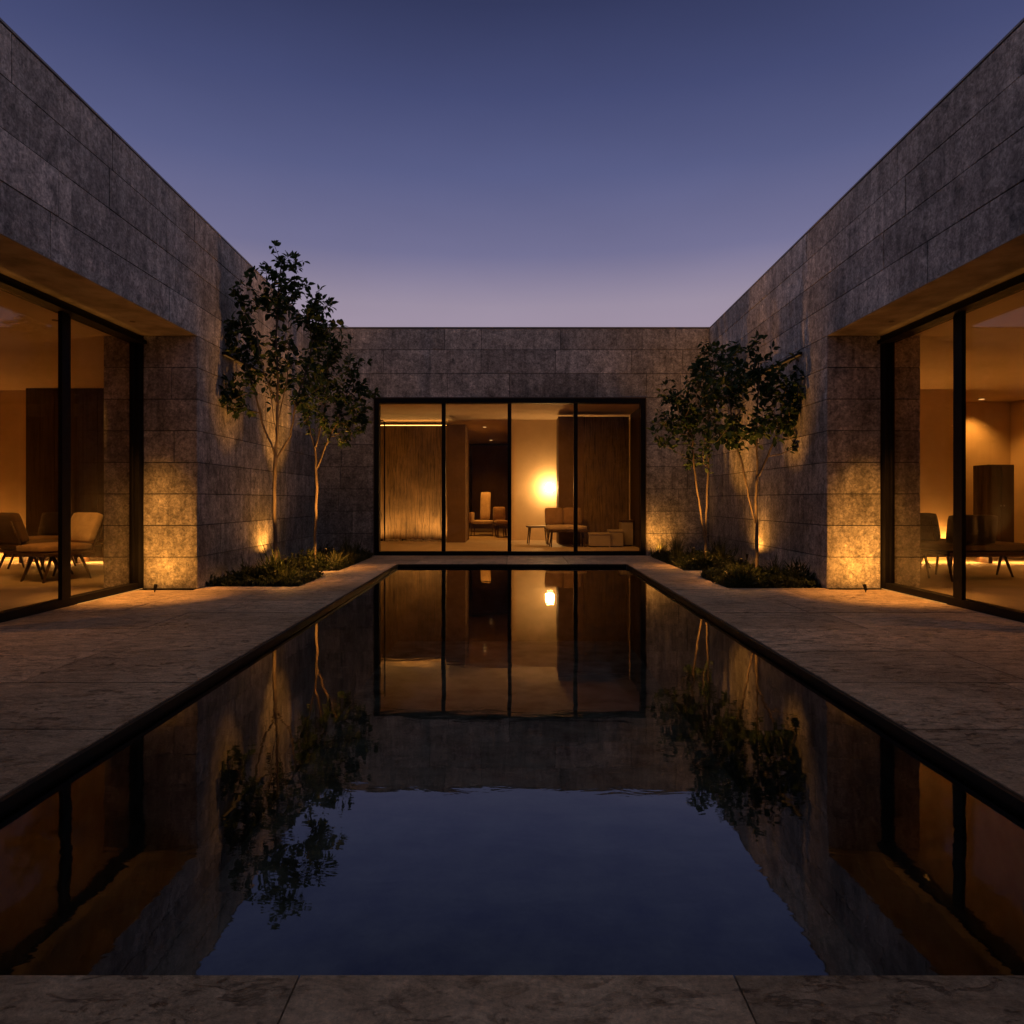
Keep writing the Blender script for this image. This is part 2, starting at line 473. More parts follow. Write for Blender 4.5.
# paving slabs laid round the pool and under the openings
rng = random.Random(4)
bm = bmesh.new(); lay = bm.loops.layers.color.new('tone')
BEDS = [(-XW, -2.47, 8.10, 9.20), (-XW, -2.45, 9.88, 12.45), (2.45, XW, 7.95, 9.15), (2.45, XW, 9.95, 12.45)]
def slab(x0, x1, y0, y1, z1=0.0, th=0.04, cut=None, g=0.0045):
    t = rng.random(); dz = rng.uniform(-0.0012, 0.0012)
    fx = cut if cut else (lambda x, y: x)
    T = [(fx(x0, y0)+g, y0+g), (fx(x1, y0)-g, y0+g), (fx(x1, y1)-g, y1-g), (fx(x0, y1)+g, y1-g)]
    H = [bm.verts.new((x, y, z1+dz)) for x, y in T]; L = [bm.verts.new((x, y, z1-th)) for x, y in T]
    fs = [bm.faces.new(H)] + [bm.faces.new((L[k], L[(k+1) % 4], H[(k+1) % 4], H[k])) for k in range(4)]
    for f in fs:
        for lp in f.loops: lp[lay] = (t, t, t, 1)
RO = 0.016     # the rim stands this far outside the water edge
for s in (-1, 1):
    rows = [PY0]
    while rows[-1] < YB - 0.3: rows.append(rows[-1] + rng.choice((0.78, 0.80)))
    rows[-1] = YB
    for r0, r1 in zip(rows, rows[1:]):
        if r0 >= PY1: break
        r1 = min(r1, PY1 + RO) if r1 > PY1 - 0.25 else r1
        xin = px(r0) + RO
        lim = XG + 0.02 if r1 <= YP + 0.4 else XW
        # split rows at the bed edges handled by cutting columns
        cols = [xin]
        while cols[-1] < lim - 0.7: cols.append(cols[-1] + rng.uniform(0.85, 1.5))
        cols[-1] = lim if len(cols) > 1 and lim - cols[-1] < 0.5 else cols[-1]
        if cols[-1] < lim: cols.append(lim)
        for c0, c1 in zip(cols, cols[1:]):
            def put(x0, x1, y0, y1):
                if x1 - x0 < 0.02 or y1 - y0 < 0.02: return
                if s > 0: slab(x0, x1, y0, y1)
                else: slab(-x1, -x0, y0, y1)
            # subtract beds
            pieces = [(c0, c1, r0, r1)]
            for (bx0, bx1, by0, by1) in BEDS:
                if (bx0 < 0) != (s < 0): continue
                e0, e1 = min(abs(bx0), abs(bx1)), max(abs(bx0), abs(bx1)) + 0.01
                nxt = []
                for (x0, x1, y0, y1) in pieces:
                    if x1 <= e0 or x0 >= e1 or y1 <= by0 or y0 >= by1: nxt.append((x0, x1, y0, y1)); continue
                    if x0 < e0: nxt.append((x0, e0, y0, y1))
                    xa = max(x0, e0)
                    if y0 < by0: nxt.append((xa, x1, y0, by0))
                    if y1 > by1: nxt.append((xa, x1, by1, y1))
                pieces = nxt
            for p in pieces: put(*p)
    # sliver that fills between the tapering rim and the first slab is covered by the slab itself
# far strip behind the pool
xs = [-2.45]
while xs[-1] < 2.45: xs.append(min(2.45, xs[-1] + rng.uniform(0.9, 1.5)))
for x0, x1 in zip(xs, xs[1:]):
    slab(x0, x1, PY1 + RO, 11.75); slab(x0, x1, 11.75, YB + 0.1)
for s in (-1, 1):   # closing strips beside the beds at the back
    x0, x1 = (2.45, XW) if s > 0 else (-XW, -2.45)
    slab(x0, x1, 12.45, YB)
# near edge coping across the end of the pool, then the terrace behind the camera
edges = [-4.2, -2.2, -0.447, 0.467, 2.3, 4.2]
for x0, x1 in zip(edges, edges[1:]): slab(x0, x1, 0.86, PY0, 0.0, 0.14, None, 0.0022)
yy = 0.86
while yy > -6:
    xs = [-4.2]
    while xs[-1] < 4.2: xs.append(min(4.2, xs[-1] + rng.uniform(0.9, 1.6)))
    for x0, x1 in zip(xs, xs[1:]): slab(x0, x1, yy-0.8, yy)
    yy -= 0.8
obj('paving', bm, 'paving', kind='structure')
# mortar bed below the slabs, left open over the pool
bm = bmesh.new()
for (x0, x1, y0, y1) in ((-9.5, 9.5, -6.2, PY0-0.01), (-9.5, -px(PY1)-0.05, PY0-0.01, YB+0.1), (px(PY1)+0.05, 9.5, PY0-0.01, YB+0.1), (-9.5, 9.5, PY1+0.05, 27)):
    quad(bm, [(x0, y0, -0.045), (x1, y0, -0.045), (x1, y1, -0.045), (x0, y1, -0.045)])
obj('mortar_bed', bm, 'joint', kind='structure')
bm = bmesh.new()
for (x0, x1, y0, y1) in BEDS:
    n = 14
    vs = [[bm.verts.new((x0 + (x1-x0)*i/n, y0 + (y1-y0)*j/n, -0.035 + 0.03*noise.noise(Vector((i*0.7+x0, j*0.7+y0, 3))) + (0.02 if 0 < i < n and 0 < j < n else -0.0))) for j in range(n+1)] for i in range(n+1)]
    for i in range(n):
        for j in range(n): bm.faces.new((vs[i][j], vs[i+1][j], vs[i+1][j+1], vs[i][j+1])).smooth = True
obj('soil', bm, 'soil', kind='structure')

# ================================================================== side wings
LOW = [0.0] + [ZS*k/8 for k in range(1, 9)]
UP = [ZS, ZS + 0.31, ZS + 0.62, ZS + 0.93, 4.09 - 0.012]
def topf(h, y):       # the courses above the openings follow the parapet
    if h <= ZS: return h
    return ZS + (h - ZS)*(ztop(y) - ZS)/(4.09 - ZS)

def side_wing(s, label):
    rng = random.Random(11 if s < 0 else 23)
    w = thing('stone_wing', label, 'building', (s*(XW+2.5), 6.5, 0), 0, 'stone wings round the courtyard')
    X = lambda v: s*v
    def bx(bm, x0, x1, y0, y1, z0, z1):
        a, b = sorted((s*x0, s*x1)); return box(bm, a, b, y0, y1, z0, z1)
    # facing
    bm = bmesh.new()
    n = (-s, 0, 0)
    clad(bm, (s*XW, 0, 0), (0, 1, 0), n, YN, YB, UP, rng, 0.9, 2.1, topf=topf)
    clad(bm, (s*XW, 0, 0), (0, 1, 0), n, YP, YB, LOW, rng, 0.7, 1.6)
    clad(bm, (0, YP, 0), (s, 0, 0), (0, -1, 0), XW, XG - 0.02, LOW, rng, 0.66, 0.70)
    clad(bm, (0, YP, 0), (s, 0, 0), (0, -1, 0), XG + 0.10, XG + 0.43, LOW, rng, 0.8, 0.9)
    clad(bm, (s*XW, 0, 0), (0, 1, 0), n, YN, 0.9, LOW, rng, 0.7, 1.6)
    clad(bm, (0, 0.9, 0), (s, 0, 0), (0, 1, 0), XW, XG - 0.02, LOW, rng, 0.66, 0.70)
    obj('stone_facing', bm, 'stone', w, True)
    # structural core just behind the facing
    bm = bmesh.new()
    d = 0.022
    v = [bm.verts.new((X(x), y, z)) for x, y, z in (
        (XW+d, YN, ZS+0.012), (XW+d, YB+0.5, ZS+0.012), (XW+d, YB+0.5, ztop(YB)-0.03), (XW+d, YN, ztop(YN)-0.03),
        (XG+0.5, YN, ZS+0.012), (XG+0.5, YB+0.5, ZS+0.012), (XG+0.5, YB+0.5, ztop(YB)-0.03), (XG+0.5, YN, ztop(YN)-0.03))]
    for f in ((0, 1, 2, 3), (4, 7, 6, 5), (0, 4, 5, 1), (3, 2, 6, 7), (0, 3, 7, 4), (1, 5, 6, 2)): bm.faces.new([v[i] for i in f])
    bx(bm, XW+d, XG+0.43-0.004, YP+d, YB+0.4, -0.04, ZS+0.008)
    bx(bm, XW+d, XG, YN+0.01, 0.9-d, -0.04, ZS+0.008)
    obj('wall_core', bm, 'joint', w, True)
    # soffit over the recess and the metal cap of the parapet
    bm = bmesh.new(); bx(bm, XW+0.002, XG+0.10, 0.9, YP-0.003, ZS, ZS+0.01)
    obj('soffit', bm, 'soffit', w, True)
    bm = bmesh.new()
    q = []
    for (x, dz) in ((XW-0.006, -0.008), (XW-0.006, 0.010), (XG+0.6, 0.010), (XG+0.6, -0.008)):
        q.append([bm.verts.new((X(x), y, ztop(y)+dz)) for y in (YN, YB+0.45)])
    for k in range(4): bm.faces.new((q[k][0], q[k][1], q[(k+1) % 4][1], q[(k+1) % 4][0]))
    bm.faces.new([r[0] for r in q]); bm.faces.new([r[1] for r in q][::-1])
    obj('parapet_cap', bm, 'coping', w, True)
    # rooms
    XF, YF = 9.4, 11.6          # far side and end of the room
    bm = bmesh.new(); bx(bm, XG+0.04, XF, 0.9, 14.6, -0.04, 0.0); obj('interior_floor', bm, 'floor', w, True)
    bm = bmesh.new(); bx(bm, XG+0.104, XF, 0.9, 14.6, ZS, ZS+0.2); obj('ceiling', bm, 'ceiling', w, True)
    bm = bmesh.new()
    bx(bm, XF, XF+0.2, 0.6, 14.8, -0.04, ZS+0.25)
    bx(bm, XG, XF, 0.62, 0.85, -0.04, ZS+0.25)
    bx(bm, XG+0.45, XF, 14.6, 14.8, -0.04, ZS+0.25)
    bx(bm, XG+0.28, XG+0.42, YP+0.03, 14.6, 0, ZS)
    if s < 0:
        bx(bm, XG+0.43, 6.62, YF, YF+0.15, 0, ZS)
        bx(bm, 8.05, XF, YF+0.2, YF+0.35, 0, ZS)
    else:
        bx(bm, XG+0.43, 7.45, YF+0.1, YF+0.25, 0, ZS)
        bx(bm, 8.35, XF, YF-0.5, YF-0.35, 0, ZS)
        bx(bm, 7.45, XF-0.004, 13.2, 13.35, 0, ZS)
        bx(bm, 7.45, 7.60, YF+0.26, 13.19, 0, ZS)
    obj('interior_wall', bm, 'plaster', w, True)
    if s < 0:
        bm = bmesh.new()
        for k in range(6):
            x0 = 6.625 + k*0.237; bx(bm, x0, x0+0.232, YF-0.02, YF+0.06, 0, ZS-0.002)
        obj('wood_panelling', bm, 'darkwood', w, True)
    # black window wall
    WZ = ZS - 0.005
    f = bmesh.new()
    fr = lambda x0, x1, y0, y1, z0, z1: bx(f, x0, x1, y0, y1, z0, z1)
    fr(XG-0.01, XG+0.09, 0.905, YP-0.004, 0.001, 0.075)
    fr(XG-0.01, XG+0.09, 0.905, YP-0.004, WZ-0.095, WZ)
    fr(XG-0.012, XG+0.092, YP-0.085, YP-0.002, 0.0, WZ-0.002)
    fr(XG-0.012, XG+0.092, 0.903, 1.00, 0.0, WZ-0.002)
    win = obj('window_frame', f, 'frame', w, True)
    mull = [6.60, 5.25, 3.90, 2.55]
    edges_ = [YP-0.085] + mull + [1.00]
    for my in mull:
        m = bmesh.new()
        bx(m, XG-0.008, XG+0.030, my-0.115, my-0.004, 0.075, WZ-0.095)
        bx(m, XG+0.038, XG+0.078, my-0.04, my+0.085, 0.075, WZ-0.095)
        bx(m, XG+0.012, XG+0.055, my-0.02, my+0.02, 0.076, WZ-0.096)
        obj('mullion', m, 'frame', win, True)
    for e0, e1 in zip(edges_, edges_[1:]):
        m = bmesh.new(); bx(m, XG+0.040, XG+0.052, e1+0.079 if e1 > 1.01 else e1+0.002, e0-0.079 if e0 < YP-0.2 else e0-0.002, 0.078, WZ-0.098)
        obj('pane', m, 'glass', win, True)
    # sliding-sash stiles beside the end jamb
    m = bmesh.new(); bx(m, XG+0.030, XG+0.066, YP-0.125, YP-0.088, 0.077, WZ-0.097); obj('stile', m, 'frame', win, True)
    # light strip along the sill outside
    m = bmesh.new(); bx(m, XG-0.022, XG-0.0125, 6.7, YP-0.02, 0.003, 0.006); obj('sill_light', m, 'strip_sill', w, True)
    # added: hidden ledge on the frame head, its glowing strip brightens the soffit
    m = bmesh.new(); bx(m, XG-0.075, XG-0.0115, 0.95, YP-0.03, WZ-0.095, WZ-0.080); bx(m, XG-0.075, XG-0.065, 0.95, YP-0.03, WZ-0.0795, WZ-0.055); obj('added_glow_ledge', m, 'frame', w, True)
    m = bmesh.new(); bx(m, XG-0.055, XG-0.030, 1.0, YP-0.08, WZ-0.0785, WZ-0.070); obj('added_soffit_glow', m, 'strip_added', w, True)
    # floor-level wall washer hidden at the foot of the far wall, and cove light
    if s < 0:
        m = bmesh.new(); bx(m, 8.1, XF-0.2, YF+0.10, YF+0.16, 0.20, 0.24); obj('floor_wash_light', m, 'strip', w, True)
    else:
        m = bmesh.new(); bx(m, XG+0.6, 7.4, YF-0.02, YF+0.04, 0.30, 0.34); obj('floor_wash_light', m, 'strip', w, True)
    # unseen wall behind the terrace, added to keep bright sky out of the glass
    m = bmesh.new(); lo_, hi_ = (0.01, XG+0.5)
    clad(m, (0, -5.0, 0), (s, 0, 0), (0, 1, 0), lo_, XG+0.5, [0, .5, 1, 1.5, 2, 2.5, 3, 3.5, 4.2, 5.0, 6.0], rng, 0.8, 1.8)
    clad(m, (s*XG, 0, 0), (0, 1, 0), (-s, 0, 0), -5.0, YN, [0, .5, 1, 1.5, 2, 2.5, 3, 3.5, 4.2, 5.0, 6.0], rng, 0.8, 1.8)
    bx(m, 0, XG+0.8, -5.4, -5.022, -0.04, 6.0); bx(m, XG+0.022, XG+0.3, -5.0, YN-0.01, -0.04, 6.0)
    obj('added_sky_screen', m, 'stone', w, True)
    # roof slab that keeps the sky out of the rooms
    m = bmesh.new(); bx(m, XG+0.52, XF+0.2, YN, 14.9, ZS+0.27, ZS+0.45); obj('roof', m, 'joint', w, True)
    return w
M['strip_sill'] = emit_mat('sill_strip_glow', (1.0, 0.46, 0.11), 0.7)
wingL = side_wing(-1, 'long stone wing on the left, pale cushioned armchair behind its black framed glass')
wingR = side_wing(1, 'long stone wing on the right with dark daybed behind black framed glass')

# ================================================================== rear pavilion
rng = random.Random(5)
pav = thing('stone_pavilion', 'low grey stone pavilion closing the far end with four lit glass panels', 'building', (0, 14, 0), 0, None)
GX0, GX1 = -2.45, 2.375
GZ = 2.845
bm = bmesh.new()
LOWB = [0.0, 0.40, 0.80, 1.20, 1.60, 2.00, 2.40, GZ]
UPB = [GZ, GZ+0.43, GZ+0.86, 4.09-0.006]
clad(bm, (0, YB, 0), (1, 0, 0), (0, -1, 0), -XW+0.004, XW-0.004, UPB, rng, 0.6, 1.7)
clad(bm, (0, YB, 0), (1, 0, 0), (0, -1, 0), -XW+0.004, GX0-0.03, LOWB, rng, 0.6, 1.1)
clad(bm, (0, YB, 0), (1, 0, 0), (0, -1, 0), GX1+0.03, XW-0.004, LOWB, rng, 0.6, 1.1)
obj('stone_facing', bm, 'stone', pav, True)
bm = bmesh.new()
box(bm, -XW, XW, YB+0.022, YB+0.40, GZ+0.012, 4.06)
box(bm, -XW, GX0-0.032, YB+0.022, YB+0.40, -0.04, GZ+0.010)
box(bm, GX1+0.032, XW, YB+0.022, YB+0.40, -0.04, GZ+0.010)
obj('wall_core', bm, 'joint', pav, True)
bm = bmesh.new(); box(bm, -XW-0.3, XW+0.3, YB-0.012, YB+0.46, 4.088, 4.112); obj('parapet_cap', bm, 'coping', pav, True)
# frame
bm = bmesh.new()
box(bm, GX0-0.028, GX1+0.028, YB-0.012, YB+0.16, GZ-0.10, GZ-0.014)
box(bm, GX0-0.028, GX1+0.028, YB-0.012, YB+0.16, 0.001, 0.072)
box(bm, GX0-0.027, GX0+0.055, YB-0.010, YB+0.158, 0.072, GZ-0.10)
box(bm, GX1-0.055, GX1+0.027, YB-0.010, YB+0.158, 0.072, GZ-0.10)
win = obj('window_frame', bm, 'frame', pav, True)
bm = bmesh.new()
box(bm, GX0-0.040, GX1+0.040, YB-0.020, YB+0.02, GZ-0.013, GZ+0.004); box(bm, GX0-0.040, GX0-0.0285, YB-0.020, YB+0.02, 0.0, GZ-0.013); box(bm, GX1+0.0285, GX1+0.040, YB-0.020, YB+0.02, 0.0, GZ-0.013)
obj('bronze_surround', bm, 'bronze', win, True)
mx = [-1.235, -0.045, 1.150]
for m_ in mx:
    bm = bmesh.new(); box(bm, m_-0.034, m_+0.034, YB+0.02, YB+0.11, 0.073, GZ-0.101); obj('mullion', bm, 'frame', win, True)
ed = [GX0+0.055] + mx + [GX1-0.055]
for i in range(4):
    x0 = ed[i] + (0.035 if i else 0.001); x1 = ed[i+1] - (0.035 if i < 3 else 0.001)
    bm = bmesh.new(); box(bm, x0, x1, YB+0.055, YB+0.067, 0.074, GZ-0.102); obj('pane', bm, 'glass', win, True)
for x in (-2.37,):
    bm = bmesh.new(); tube(bm, [(x-0.1, YB+0.25, 2.46), (x, YB+0.25, 2.46), (x+0.03, YB+0.25, 2.40), (x+0.03, YB+0.25, 0.25)], 0.012, 8); obj('pull_handle', bm, 'frame', win, True)
ZC = 3.0
YG = YB + 0.40
bm = bmesh.new(); box(bm, -3.6, 3.6, YB+0.06, 25.6, -0.04, 0.0); obj('interior_floor', bm, 'floor', pav, True)
bm = bmesh.new(); box(bm, -3.6, 3.6, YG, 25.6, ZC, ZC+0.2)
box(bm, -3.4, 3.4, YB+0.16, YG, GZ-0.0, GZ+0.008)
obj('ceiling', bm, 'ceiling', pav, True)
bm = bmesh.new()
box(bm, -3.75, -3.55, YG, 25.6, 0, ZC); box(bm, 3.4, 3.6, YG, 25.6, 0, ZC)
box(bm, 0.02, 3.4, 17.4, 17.6, 0, ZC)                # pale wall behind the lamp
box(bm, -0.10, 0.02, 17.3, 25.4, 0, ZC)
box(bm, 0.06, 0.10, 17.385, 17.399, 0, ZC-0.28)
box(bm, -3.55, -0.1, 25.4, 25.6, 0, ZC)
obj('interior_wall', bm, 'plaster', pav, True)
bm = bmesh.new(); box(bm, -3.54, -1.62, 17.5, 17.8, 0.0, 2.86); obj('textured_panel', bm, 'bark', pav, True)
M['bark_dark'] = wood_mat('bark_panel_dark', (0.15, 0.098, 0.045), (13, 13, 0.8), 0.85, 0.06)
bm = bmesh.new(); box(bm, 1.62, 2.64, 15.8, 16.5, 0.0, 2.88); obj('textured_panel', bm, 'bark_dark', pav, True)
bm = bmesh.new(); box(bm, 1.05, 1.615, 15.79, 16.52, 0.0, 2.885); box(bm, -1.53, -1.10, 16.5, 17.9, 0, 2.78); box(bm, -1.72, -1.535, 17.52, 25.4, 0, 2.6)
box(bm, -1.40, -0.12, 24.6, 24.75, 0, 2.9)
obj('dark_partition', bm, 'brownwall', pav, True)
bm = bmesh.new(); box(bm, 2.66, 2.72, 13.0, 15.75, 0, ZC-0.08); obj('dark_partition', bm, 'darkwood', pav, True)
bm = bmesh.new(); box(bm, -3.5, -1.66, 17.62, 17.68, 2.862, 2.885); obj('cove_light', bm, 'strip_cove', pav, True)
bm = bmesh.new(); box(bm, -3.6, 3.6, YB+0.41, 25.8, ZC+0.22, ZC+0.4); box(bm, -3.76, 3.62, 25.61, 25.8, 0, ZC+0.2); obj('roof', bm, 'joint', pav, True)

# ---- recessed downlights (fixture + its lamp) of the rooms, plus added fill spots
def downlight_or_fill(parent, x, y, z, energy, spot=110, blend=0.9, lensed=True):
    bm = bmesh.new(); lathe(bm, [(0.045, -0.006), (0.045, 0.0)], 20, (x, y, z-0.0005)); o = obj('downlight_or_fill', bm, 'downlens', parent, True)
    lamp('downlight_or_fill_lamp', 'SPOT', energy, (x, y, z-0.03), WARM, parent, (x, y, 0), 0.04, spot, blend)
M['downlens'] = emit_mat('downlight_lens', (1.0, 0.55, 0.18), 1.5)
for x, y, e in ((-0.75, 19.2, 260), (-0.7, 23.4, 40)):
    downlight_or_fill(pav, x, y, ZC, e)
for x, e in ((-2.6, 34), (-1.3, 100), (0.1, 140), (1.5, 50), (2.3, 24)):  # added row hidden above the window head, fills the room from the front
    bm = bmesh.new(); lathe(bm, [(0.045, -0.006), (0.045, 0.0)], 20, (x, 13.25, ZC-0.0005)); obj('downlight_or_fill', bm, 'downlens', pav, True)
    lamp('downlight_or_fill_lamp', 'SPOT', e, (x, 13.25, ZC-0.03), WARM, pav, (x*0.95, 15.2, 0), 0.04, 120, 1.0)
for x, e in ((-3.2, 34), (-2.65, 18), (-2.15, 30), (-1.75, 38)):
    bm = bmesh.new(); lathe(bm, [(0.05, 0.0), (0.05, 0.05), (0.035, 0.052)], 16, (x, 17.1, 0.0)); obj('floor_uplight', bm, 'frame', pav, True)
    lamp('floor_uplight_lamp', 'SPOT', e, (x, 17.1, 0.08), WARM2, pav, (x, 17.5, 0.9), 0.04, 150, 1.0)
for x, y, e in ((4.75, 4.9, 62), (6.5, 7.2, 55), (8.7, 9.8, 130), (8.62, 12.85, 90), (5.8, 2.2, 85)):
    downlight_or_fill(wingR, x, y, ZS, e); downlight_or_fill(wingL, -x, y, ZS, e)

for w_, s in ((wingL, -1), (wingR, 1)):      # added soffit spot, brightens the paving in front of each pier
    bm = bmesh.new(); lathe(bm, [(0.028, -0.004), (0.028, 0.0)], 18, (s*3.93, 7.25, ZS-0.0005)); obj('added_paving_spot', bm, 'bronze', w_, True)
    lamp('added_paving_spot_lamp', 'SPOT', 700, (s*3.93, 7.25, ZS-0.03), WARM, w_, (s*3.98, 7.42, 0), 0.03, 46, 1.0)
bm = bmesh.new(); lathe(bm, [(0.03, -0.006), (0.03, 0.0)], 20, (-4.70, 7.2, ZS-0.0005)); obj('downlight_or_fill', bm, 'bronze', wingL, True)  # added spot, lights the pale armchair from the front
lamp('downlight_or_fill_lamp', 'SPOT', 230, (-4.70, 7.2, ZS-0.03), WARM, wingL, (-5.6, 8.9, 0.5), 0.04, 50, 1.0)
# lamp whose globe glows against the pale wall
lt = thing('globe_lamp', 'glowing globe wall lamp on the pale wall behind dark partition', 'lamp', (0.93, 17.4, 1.30))
bm = bmesh.new(); bmesh.ops.create_uvsphere(bm, u_segments=24, v_segments=16, radius=0.11, matrix=Matrix.Translation((0, -0.20, 0)))
for f in bm.faces: f.smooth = True
obj('globe', bm, 'glow', lt)
bm = bmesh.new(); tube(bm, [(0, -0.001, 0), (0, -0.10, 0)], 0.02, 10); obj('bracket', bm, 'frame', lt)

exec_objects = True

# ================================================================== furniture
def tilt(px_, pz_, ang):      # rotation about the x axis through (y=px_, z=pz_)
    return Matrix.Translation((0, px_, pz_)) @ Matrix.Rotation(ang, 4, 'X') @ Matrix.Translation((0, -px_, -pz_))

def a_leg(x, y0, y1, h, r=0.016, spread=0.10):
    b = bmesh.new(); tube(b, [(x, y0, 0.0), (x, (y0+y1)/2, h)], [r*0.75, r*1.15], 8); return b

def lounge(name, label, cat, loc, rz, w=0.68, d=0.66, back_h=0.40, lean=18, seat='fabric_tan', back='fabric_tan', group=None, ncush=1, seat_z=0.36, legs='a', mask=None):
    """low upholstered seat; faces local -y; the back stands at +y"""
    t = thing(name, label, cat, loc, rz, group)
    bm = bmesh.new()
    rbox(bm, -w/2, w/2, -d/2, d/2, seat_z-0.045, seat_z, 0.012)
    obj('seat_frame', bm, 'wood', t)
    bm = bmesh.new(); cushion(bm, -w/2+0.015, w/2-0.015, -d/2-0.01, d/2-0.02, seat_z+0.001, seat_z+0.095, 0.035, None, 0.018)
    obj('seat_cushion', bm, seat, t)
    pv = tilt(d/2-0.06, seat_z+0.06, -R(lean))
    cw = (w-0.02)/ncush
    for k in (mask or range(ncush)):
        bm = bmesh.new()
        x0 = -w/2+0.01+k*cw
        cushion(bm, x0+0.004, x0+cw-0.004, d/2-0.12, d/2-0.01, seat_z+0.10, seat_z+0.10+back_h, 0.04, pv, 0.022)
        obj('back_cushion', bm, back, t)
    for sx in ((-1, 1) if mask is None else ()):
        bm = bmesh.new(); p0 = pv @ Vector((sx*(w/2-0.05), d/2+0.008, seat_z-0.02)); p1 = pv @ Vector((sx*(w/2-0.05), d/2+0.008, seat_z+0.02+back_h))
        tube(bm, [p0, p1], [0.015, 0.011], 8); obj('back_post', bm, 'wood', t)
    hz = seat_z-0.046
    for sx in (-1, 1):
        x = sx*(w/2-0.09)
        for (ya, yb) in ((-d/2+0.04, -d/2+0.16), (-d/2+0.30, -d/2+0.18), (d/2-0.02, d/2-0.14)) if legs == 'a' else ((-d/2+0.05, -d/2+0.06), (d/2-0.05, d/2-0.06)):
            bm = bmesh.new(); tube(bm, [(x+sx*0.03, ya, 0.0), (x, yb, hz)], [0.012, 0.020], 8); obj('leg', bm, 'wood', t)
    return t

def table(name, label, loc, rz, w, d, h, mat='wood', group=None):
    t = thing(name, label, 'table', loc, rz, group)
    bm = bmesh.new(); rbox(bm, -w/2, w/2, -d/2, d/2, h-0.035, h, 0.012); obj('tabletop', bm, mat, t)
    for sx in (-1, 1):
        for sy in (-1, 1):
            bm = bmesh.new(); tube(bm, [(sx*(w/2-0.03), sy*(d/2-0.03), 0), (sx*(w/2-0.07), sy*(d/2-0.07), h-0.036)], [0.010, 0.017], 8); obj('leg', bm, 'wood', t)
    return t

G1 = 'lounge chairs behind the side windows'
# left lounge
lounge('lounge_chair', 'brown armchair at the left edge of the left window, its back to the glass', 'armchair', (-6.30, 9.25, 0), R(156), 0.70, 0.70, 0.40, 20, 'fabric_brown', 'fabric_brown', G1)
lounge('lounge_chair', 'dark low armchair half hidden behind the left window mullion', 'armchair', (-6.95, 10.35, 0), R(-12), 0.70, 0.66, 0.36, 14, 'fabric_tan', 'fabric_dark', G1)
lounge('lounge_chair', 'pale cushioned armchair beside the stone pier in the left window', 'armchair', (-5.70, 8.75, 0), R(-24), 0.54, 0.66, 0.40, 22, 'fabric_tan', 'fabric_light', G1)
table('coffee_table', 'low wooden table between the armchairs in the left window', (-6.35, 10.3, 0), R(8), 0.9, 0.5, 0.38)
# right lounge
lounge('daybed', 'long dark daybed with a black back cushion in the right window', 'daybed', (5.92, 8.95, 0), R(187), 1.30, 0.72, 0.36, 8, 'fabric_brown', 'fabric_dark', None, 2, mask=(1,))
lounge('lounge_chair', 'brown armchair with slanting back behind the end of the dark daybed', 'armchair', (5.80, 9.75, 0), R(120), 0.66, 0.66, 0.38, 18, 'fabric_brown', 'fabric_dark', G1)
lounge('lounge_chair', 'small armchair showing beside the stone pier in the right window', 'armchair', (5.92, 10.55, 0), R(75), 0.62, 0.62, 0.38, 16, 'fabric_brown', 'fabric_brown', G1)
# long low plinths under which the floor light spills
for s, x0, x1, lab in ((-1, 4.9, 8.0, 'long low wooden bench along the end wall of the left lounge'), (1, 4.9, 9.0, 'long low wooden bench along the glowing end wall of the right lounge')):
    t = thing('low_bench', lab, 'bench', (s*(x0+x1)/2, 11.2, 0))
    L = (x1-x0)/2
    bm = bmesh.new(); rbox(bm, -L, L, -0.2, 0.22, 0.10, 0.27, 0.012); obj('seat', bm, 'wood', t)
    bm = bmesh.new(); box(bm, -L+0.1, L-0.1, 0.02, 0.05, 0.088, 0.0965); obj('underlight', bm, 'strip_bench', t)
    for k in range(4):
        bm = bmesh.new(); xx = -L+0.25+k*(2*L-0.5)/3; rbox(bm, xx-0.03, xx+0.03, -0.16, 0.16, 0.0, 0.098, 0.004); obj('leg', bm, 'wood', t)
# cabinet by the passage on the right
t = thing('tall_cabinet', 'dark waist high cabinet in the lit passage of the right window', 'cabinet', (8.55, 12.45, 0))
bm = bmesh.new(); rbox(bm, -0.22, 0.24, -0.2, 0.2, 0.06, 1.62, 0.008); obj('carcass', bm, 'darkwood', t)
for sx in (-1, 1):
    bm = bmesh.new(); rbox(bm, 0.01-0.11+sx*0.112-0.105+0.10, 0.01-0.11+sx*0.112+0.105+0.10, -0.222, -0.201, 0.09, 1.59, 0.004); dr = obj('door', bm, 'darkwood', t)
    bm = bmesh.new(); lathe(bm, [(0.012, -0.012), (0.012, 0.012)], 10, (0.01+sx*0.03, -0.236, 0.9)); obj('knob', bm, 'coping', dr)
bm = bmesh.new(); box(bm, -0.19, 0.21, -0.17, 0.17, 0.0, 0.059); obj('plinth', bm, 'frame', t)
